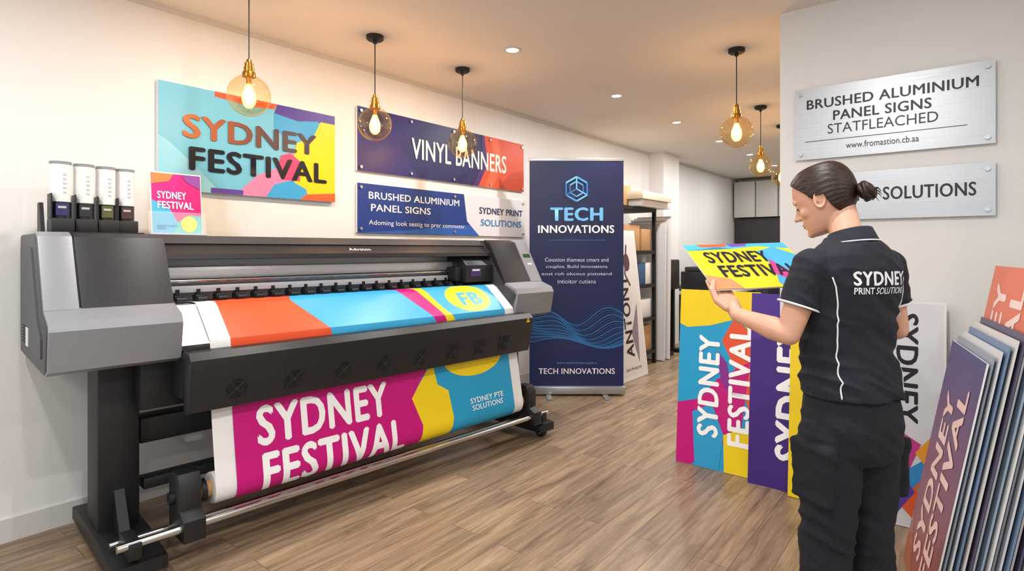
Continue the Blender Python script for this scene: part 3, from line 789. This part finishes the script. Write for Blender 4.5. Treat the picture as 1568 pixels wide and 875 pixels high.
BA=V((2.88,1.93,1.245)); br_=V((.66,.75,.03)).normalized(); bg=V((-.636,.56,.53)).normalized(); bn=br_.cross(bg).normalized()
def Q(a,b_,c=0): return BA+br_*a+bg*b_+bn*c
BW,BH=.42,.285
def hand(b,sgn,a0):
    q=lambda a,b_,c: Q(a0+sgn*a,b_,c)
    wr=q(.022,-.10,-.03)
    M3=Matrix((br_,bg,bn)).transposed()
    b.sph(q(.024,-.03,-.026),(.038,.05,.0135),SKIN,20,12,rot=M3)
    b.sph(q(.024,-.055,-.026),(.031,.045,.016),SKIN,20,12,rot=M3)
    chain(b,[wr,q(.024,-.06,-.026)],[.0235,.022],SKIN)
    fl=[(-.008,.080,.0082),(.014,.090,.0085),(.035,.084,.0081),(.054,.066,.0072)]
    for (a,l,r) in fl:
        k=q(a,.0,-.026)
        p1=q(a*1.02,l*.45,-.0225); p2=q(a*1.02,l*.72,-.0175); p3=q(a,l*.9,-.014)
        chain(b,[q(a*.9,-.03,-.028),k,p1,p2,p3],[r*1.05,r*1.08,r,r*.92,r*.82],SKIN,12)
    th=[q(-.004,-.07,-.022),q(-.026,-.04,-.014),q(-.032,-.008,.006),q(-.018,.018,.0105),q(-.006,.036,.0105)]
    chain(b,th,[.0135,.012,.0102,.0095,.0085],SKIN,12)
    return wr
b=B('body_skin')
rings=[(.80,.10,.07,-.07),(.95,.11,.08,-.08),(1.05,.105,.07,-.07),(1.15,.11,.075,-.07),(1.25,.13,.085,-.075),(1.31,.135,.075,-.075),(1.36,.11,.05,-.07),(1.39,.07,.045,-.055)]
b.loft([ring(0,0,z,h,f,k) for z,h,f,k in rings],SKIN)
for sx in (-1,1): chain(b,[L2W((sx*.075,0,.86)),L2W((sx*.085,.01,.48)),L2W((sx*.095,-.01,.10))],[.06,.045,.036],SKIN)
wl=hand(b,1,.012); wr=hand(b,-1,.408)
chain(b,[Ls,Ls.lerp(Le,.5),Le],[.045,.042,.034],SKIN); chain(b,[Le,Le.lerp(wl,.3),Le.lerp(wl,.7),wl],[.034,.037,.028,.023],SKIN)
chain(b,[Rs,Rs.lerp(Re,.5),Re],[.045,.042,.034],SKIN); chain(b,[Re,Re.lerp(wr,.3),Re.lerp(wr,.7),wr],[.034,.037,.028,.023],SKIN)
chain(b,[L2W((0,-.02,1.36)),L2W((0,.005,1.42)),HM@V((0,-.035,-.05))],[.060,.046,.045],SKIN)
HR=[(.112,.02,-.045,.028),(.104,.045,-.066,.046),(.090,.064,-.082,.058),(.07,.079,-.094,.067),(.045,.087,-.101,.073),(.02,.090,-.102,.0755),(.008,.0895,-.101,.0755),(-.004,.084,-.098,.0745),(-.02,.082,-.093,.072),(-.04,.083,-.084,.068),(-.058,.085,-.070,.062),(-.075,.083,-.052,.055),(-.092,.081,-.03,.046),(-.105,.077,-.005,.036),(-.113,.068,.015,.022)]
def hring(z,off=0,n=48):
    for k in range(len(HR)-1):
        if HR[k][0]>=z>=HR[k+1][0]:
            t=(HR[k][0]-z)/(HR[k][0]-HR[k+1][0]); v=[HR[k][i]*(1-t)+HR[k+1][i]*t for i in (1,2,3)]; break
    return ring(0,0,z,v[2]+off,v[0]+off,v[1]-off,n,2.15,HM)
b.loft([hring(r[0]) for r in HR],SKIN)
h=lambda x,y,z:HM@V((x,y,z))
H3=HM.to_3x3()
b.loft([[h(-.006,.086,.008),h(.006,.086,.008),h(0,.091,.008)],[h(-.008,.084,-.015),h(.008,.084,-.015),h(0,.102,-.014)],[h(-.013,.08,-.034),h(.013,.08,-.034),h(0,.1135,-.034)],[h(-.011,.08,-.044),h(.011,.08,-.044),h(0,.103,-.044)]],SKIN)
b.sph(h(0,.104,-.037),(.009,.009,.0075),SKIN,14,10,rot=H3)
for s in (-1,1):
    b.sph(h(s*.0115,.093,-.039),(.0065,.009,.006),SKIN,12,8,rot=H3)
    b.sph(h(s*.030,.074,.014),(.022,.014,.008),SKIN,14,8,rot=H3)
    b.sph(h(s*.036,.052,-.030),(.028,.025,.026),SKIN,18,12,rot=H3)
    b.tube([h(s*(.0785+.003*math.cos(a)),-.008+.0155*math.cos(a)-.004*math.sin(a),-.008+.027*math.sin(a)) for a in [i*math.pi/8 for i in range(16)]],.0040,SKIN,8,closed=True)
    b.sph(h(s*.071,-.006,-.01),(.004,.012,.024),SKIN,12,8,rot=H3); b.sph(h(s*.077,-.002,-.034),(.0045,.0065,.007),SKIN,10,8,rot=H3)
    b.tube([h(s*.0775,-.010,.008),h(s*.0785,-.001,-.002),h(s*.0775,-.006,-.018)],.0024,SKIN,6)
b.sph(h(0,.082,-.063),(.020,.009,.006),SKIN,14,8,rot=H3); b.sph(h(0,.080,-.075),(.018,.009,.007),SKIN,14,8,rot=H3)
b.sph(h(0,.074,-.100),(.020,.014,.014),SKIN,14,8,rot=H3)
remesh(b,'body_skin',.0028,3)
b=B('face_details')
LIP=mat('lips','#a9625a',.45); EYW=mat('eye_white','#cfc8c2',.3); IR=mat('iris','#3a2418',.15); BRW=mat('eyebrow','#2a1a12',.8)
b.sph(h(0,.0860,-.0635),(.017,.0065,.0035),LIP,14,8,rot=H3); b.sph(h(0,.0850,-.0715),(.0155,.0065,.0042),LIP,14,8,rot=H3)
for s in (-1,1):
    b.sph(h(s*.031,.0700,-.004),.0104,EYW,16,12); b.sph(h(s*.031,.0745,-.0085),.0062,IR,14,10)
    b.sph(h(s*.031,.0705,-.001),(.0125,.0118,.0098),SKIN,16,10,rot=H3)
    b.tube([h(s*.043,.0735,-.0075),h(s*.037,.0800,-.0095),h(s*.031,.082,-.010),h(s*.023,.081,-.0085)],.0011,BRW,6)
    b.tube([h(s*.014,.0865,.017),h(s*.028,.0860,.022),h(s*.046,.0745,.019)],[.0016,.0022,.001],BRW,6)
b.done(wo,pinv=WI,ang=180)
def hair_mat():
    m=bpy.data.materials.new('dark_brown_hair'); m.use_nodes=True; nt=m.node_tree; bs=nt.nodes['Principled BSDF']; N=nt.nodes.new; L=nt.links.new
    tc=N('ShaderNodeTexCoord'); mp=N('ShaderNodeMapping'); mp.vector_type='TEXTURE'; mp.inputs['Rotation'].default_value=(0,0,R(84)); mp.inputs['Scale'].default_value=(1/260,1/14,1/260)
    nz=N('ShaderNodeTexNoise'); nz.inputs['Scale'].default_value=1; nz.inputs['Detail'].default_value=3
    L(tc.outputs['Object'],mp.inputs[0]); L(mp.outputs[0],nz.inputs['Vector'])
    r=N('ShaderNodeValToRGB'); r.color_ramp.elements[0].position=.35; r.color_ramp.elements[0].color=lin('#140b07'); r.color_ramp.elements[1].position=.7; r.color_ramp.elements[1].color=lin('#3a2417')
    L(nz.outputs['Fac'],r.inputs[0]); L(r.outputs[0],bs.inputs['Base Color']); bs.inputs['Roughness'].default_value=.45
    bs.inputs['Specular IOR Level'].default_value=.35
    bp=N('ShaderNodeBump'); bp.inputs['Strength'].default_value=.5; bp.inputs['Distance'].default_value=.003; L(nz.outputs['Fac'],bp.inputs['Height']); L(bp.outputs['Normal'],bs.inputs['Normal'])
    return m
HAIR=hair_mat()
HL=[(-.14,-.10),(-.085,-.094),(-.05,-.074),(-.034,-.045),(-.024,.004),(.003,.006),(.010,-.004),(.018,.004),(.026,.020),(.04,.038),(.06,.062),(.078,.084),(.12,.092)]
def hline(y):
    for k in range(len(HL)-1):
        if HL[k][0]<=y<=HL[k+1][0]:
            t=(y-HL[k][0])/(HL[k+1][0]-HL[k][0]); return HL[k][1]*(1-t)+HL[k+1][1]*t
    return .09
b=B('hair'); HI=HM.inverted()
zs=[.112-.0025*i for i in range(84)]
b.loft([[h(0,-.012,.1185)+(p-h(0,-.012,.1185))*.02 for p in hring(.112,.009,128)]]+[[p+H3@V((0,0,.005*max(0,z/.112))) for p in hring(z,.009,128)] for z in zs],HAIR,cap=True)
dele=[]
for f in b.bm.faces:
    c=HI@f.calc_center_median()
    if c.z<hline(c.y): dele.append(f)
bmesh.ops.delete(b.bm,geom=dele,context='FACES')
for v in b.bm.verts:
    c=HI@v.co
    ang=math.atan2(c.z+.02,abs(c.x)+.02)
    k=.0008*math.sin(ang*40+3*math.sin(c.y*25))
    v.co+=(v.co-HM.translation).normalized()*k
ho=b.done(wo,pinv=WI,ang=180)
s2=ho.modifiers.new('sm','SMOOTH'); s2.iterations=6; s2.factor=.5
sm=ho.modifiers.new('solid','SOLIDIFY'); sm.thickness=.011; sm.offset=-1
b=B('hair_bun')
bc=V((0,-.126,-.026))
b.sph(HM@bc,(.030,.026,.030),HAIR,20,14,rot=H3)
for k in range(9):
    ax=V((random.uniform(-.5,.5),1,random.uniform(-.5,.5))).normalized(); u=ax.orthogonal().normalized(); w=ax.cross(u)
    rr=random.uniform(.016,.029); off=ax*random.uniform(-.012,.016)
    b.tube([HM@(bc+off+u*rr*math.cos(a)*1.05+w*rr*math.sin(a)) for a in [i*math.pi/9 for i in range(18)]],random.uniform(.006,.009),HAIR,8,closed=True)
for k in range(6):
    d=V((random.uniform(-.4,.4),random.uniform(-1,-.5),random.uniform(-1,.1))).normalized()
    b.tube([HM@(bc+d*.022),HM@(bc+d*.034+V((0,0,-.004))),HM@(bc+d*.038+V((0,.0,-.018)))],[.002,.0014,.0005],HAIR,5)
b.done(wo,pinv=WI,ang=180)
b=B('polo_shirt')
rings=[(.935,.152,.118,-.128),(.98,.150,.114,-.118),(1.05,.143,.110,-.102),(1.13,.143,.115,-.100),(1.21,.153,.125,-.108),(1.28,.162,.115,-.116),(1.325,.163,.09,-.115),(1.365,.140,.068,-.105),(1.395,.098,.056,-.09),(1.415,.068,.052,-.074)]
b.loft([ring(0,0,z,hh,f,k) for z,hh,f,k in rings],SHIRT)
Lc=Ls.lerp(Le,.58); Rc=Rs.lerp(Re,.58)
for s_,c_ in ((Ls,Lc),(Rs,Rc)):
    b.sph(s_,(.057,.057,.054),SHIRT,20,12); b.cyl(s_,c_,.056,SHIRT,r1=.055,seg=24)
def sf(p):
    m=max(0,min(1,(1.26-p.z)/.12))*.006+.0025
    q=noise.noise(V((p.x*5,p.y*5+2,p.z*24+p.x*14)))
    q2=noise.noise(V((p.x*9+7,p.y*9,p.z*12-p.x*8)))
    return m*(1-abs(q)*3.2)*.7+.004*q2
shirt=remesh(b,'polo_shirt',.005,6,.010,sf)
bv=BVHTree.FromPolygons([v.co.copy() for v in shirt.data.vertices],[p.vertices[:] for p in shirt.data.polygons])
fw=(WM.to_3x3()@V((0,1,0))).normalized()
b=B('shirt_collar')
def oval(rx,ry,cy,z,tilt,n=28): return [L2W((rx*math.cos(2*math.pi*j/n),cy+ry*math.sin(2*math.pi*j/n),z-tilt*math.sin(2*math.pi*j/n))) for j in range(n)]
b.loft([oval(.079,.075,-.010,1.396,.012),oval(.061,.060,-.004,1.436,.016),oval(.056,.055,-.004,1.437,.016),oval(.066,.062,-.008,1.383,.012)],SHIRT,cap=False)
b.tube(oval(.0785,.0745,-.010,1.399,.012),.0022,PIPE,6,closed=True)
for s_,e_,c_ in ((Ls,Le,Lc),(Rs,Re,Rc)):
    d=(e_-s_).normalized(); u=d.orthogonal().normalized(); w=d.cross(u)
    b.tube([c_+u*.0575*math.cos(a)+w*.0575*math.sin(a) for a in [i*math.pi/16 for i in range(32)]],.0035,PIPE,6,closed=True)
b.done(wo,pinv=WI,ang=180)
def pb(u,v,hh):
    o=L2W((-.115+u,-.5,1.225+v)); r=bv.ray_cast(o,fw)
    p=r[0] if r[0] else o+fw*.4
    return p-fw*(.0015+hh)
b=B('shirt_back_print')
graphic(b,pb,.25,.12,[('t','SYDNEY',.112,.072,.19,.042,PIPE,0,.035),('t','PRINT SOLUTIONS',.112,.036,.19,.020,PIPE,0,.02)],cutx=[i*.01 for i in range(1,25)],cuty=[i*.01 for i in range(1,12)],lay=.0002)
b.done(wo,pinv=WI)
b=B('shirt_piping')
kz=[(1.30,.143),(1.27,.133),(1.22,.127),(1.15,.123),(1.08,.121),(1.0,.122),(.945,.124)]
for s in (-1,1):
    pts=[]
    for j in range(60):
        z=1.30-(1.30-.945)*j/59
        for q in range(len(kz)-1):
            if kz[q][0]>=z-1e-9>=kz[q+1][0]-1e-6:
                t=(kz[q][0]-z)/(kz[q][0]-kz[q+1][0]); x=kz[q][1]*(1-t)+kz[q+1][1]*t; break
        r=bv.ray_cast(L2W((s*x,-.5,z)),fw)
        if r[0]: pts.append(r[0]-fw*.0012)
    b.tube(pts,.0023,PIPE,6)
b.done(wo,pinv=WI,ang=180)
b=B('cargo_trousers')
b.loft([ring(0,0,z,hh,f,k) for z,hh,f,k in [(1.0,.130,.095,-.095),(.92,.142,.105,-.118),(.85,.150,.108,-.128),(.78,.150,.105,-.12),(.74,.14,.09,-.10)]],PANT)
for s in (-1,1):
    pts=[(s*.075,-.005,.82),(s*.080,.0,.65),(s*.085,.01,.48),(s*.092,-.005,.28),(s*.1,-.01,.10)]
    chain(b,[L2W(p) for p in pts],[.090,.083,.073,.070,.067],PANT,22)
    q=L2W((s*.152,-.005,.70)); b.box(q,(.028,.14,.16),PANT,rot=WM.to_3x3(),bev=.008); b.box(q+V((0,0,.075)),(.034,.146,.05),PANT,rot=WM.to_3x3(),bev=.008)
def tf(p):
    q=noise.noise(V((p.x*6,p.y*6,p.z*20+p.x*10+3)))
    k=math.exp(-((p.z-.5)/.12)**2)+.6*math.exp(-((p.z-.82)/.06)**2)+.35
    return .006*k*(1-abs(q)*3.2)*.7
remesh(b,'cargo_trousers',.0055,3,.010,tf)
b=B('work_boots')
BT=mat('boot_leather','#151416',.5)
for s in (-1,1):
    x=s*.102
    b.loft([ring(x,0,z,w,f,k,20,2.6) for z,w,f,k in ((0,.048,.17,-.075),(.025,.050,.175,-.08),(.05,.047,.165,-.078),(.075,.042,.12,-.072),(.11,.044,.055,-.068),(.15,.046,.045,-.06))],BT)
b.done(wo,pinv=WI)
W,H=BW,BH
panel('hand_held_festival_board',BA,br_,bg,W,H,.005,WHT,norm([
 ('r',0,0,1,1,'#efcb2c'),
 ('p',[(0,1),(0,.86),(.3,.93),(.45,.88),(.7,.93),(1,.85),(1,1)],'#4cb0d8'),
 ('p',[(.12,1),(.16,.94),(.4,.93),(.42,1)],'#e9603a'),('p',[(.42,1),(.45,.93),(.6,.94),(.62,1)],'#7a4aa8'),
 ('p',[(.6,.1),(.68,.4),(.66,.8),(.85,.9),(1,.7),(1,0),(.62,0)],'#49a7d8'),
 ('p',[(.0,.0),(.0,.3),(.2,.2),(.25,0)],'#f08a60'),('p',[(.62,.3),(.7,.6),(.8,.3),(.75,.1)],'#d0408a'),
 ('t','SYDNEY',.42,.68,.60,.26,'#1c2238',0,.03),('t','FESTIVAL',.52,.36,.72,.26,'#1c2238',0,.03)],W,H),lay=.0003)
# ------------------------------------------------------------ WORLD + CAMERA
w=bpy.data.worlds.new('daylight'); scene.world=w; w.use_nodes=True
w.node_tree.nodes['Background'].inputs[0].default_value=(.84,.93,1,1); w.node_tree.nodes['Background'].inputs[1].default_value=1.75
cam=bpy.data.cameras.new('camera'); co=bpy.data.objects.new('camera',cam); COL.objects.link(co)
co.location=(3.54,0,1.38); co.rotation_euler=(R(90),0,R(38.7)); cam.sensor_width=36; cam.lens=36*868/1568; cam.shift_y=-.0348
cam.clip_start=.05
scene.camera=co
scene.view_settings.view_transform='Standard'
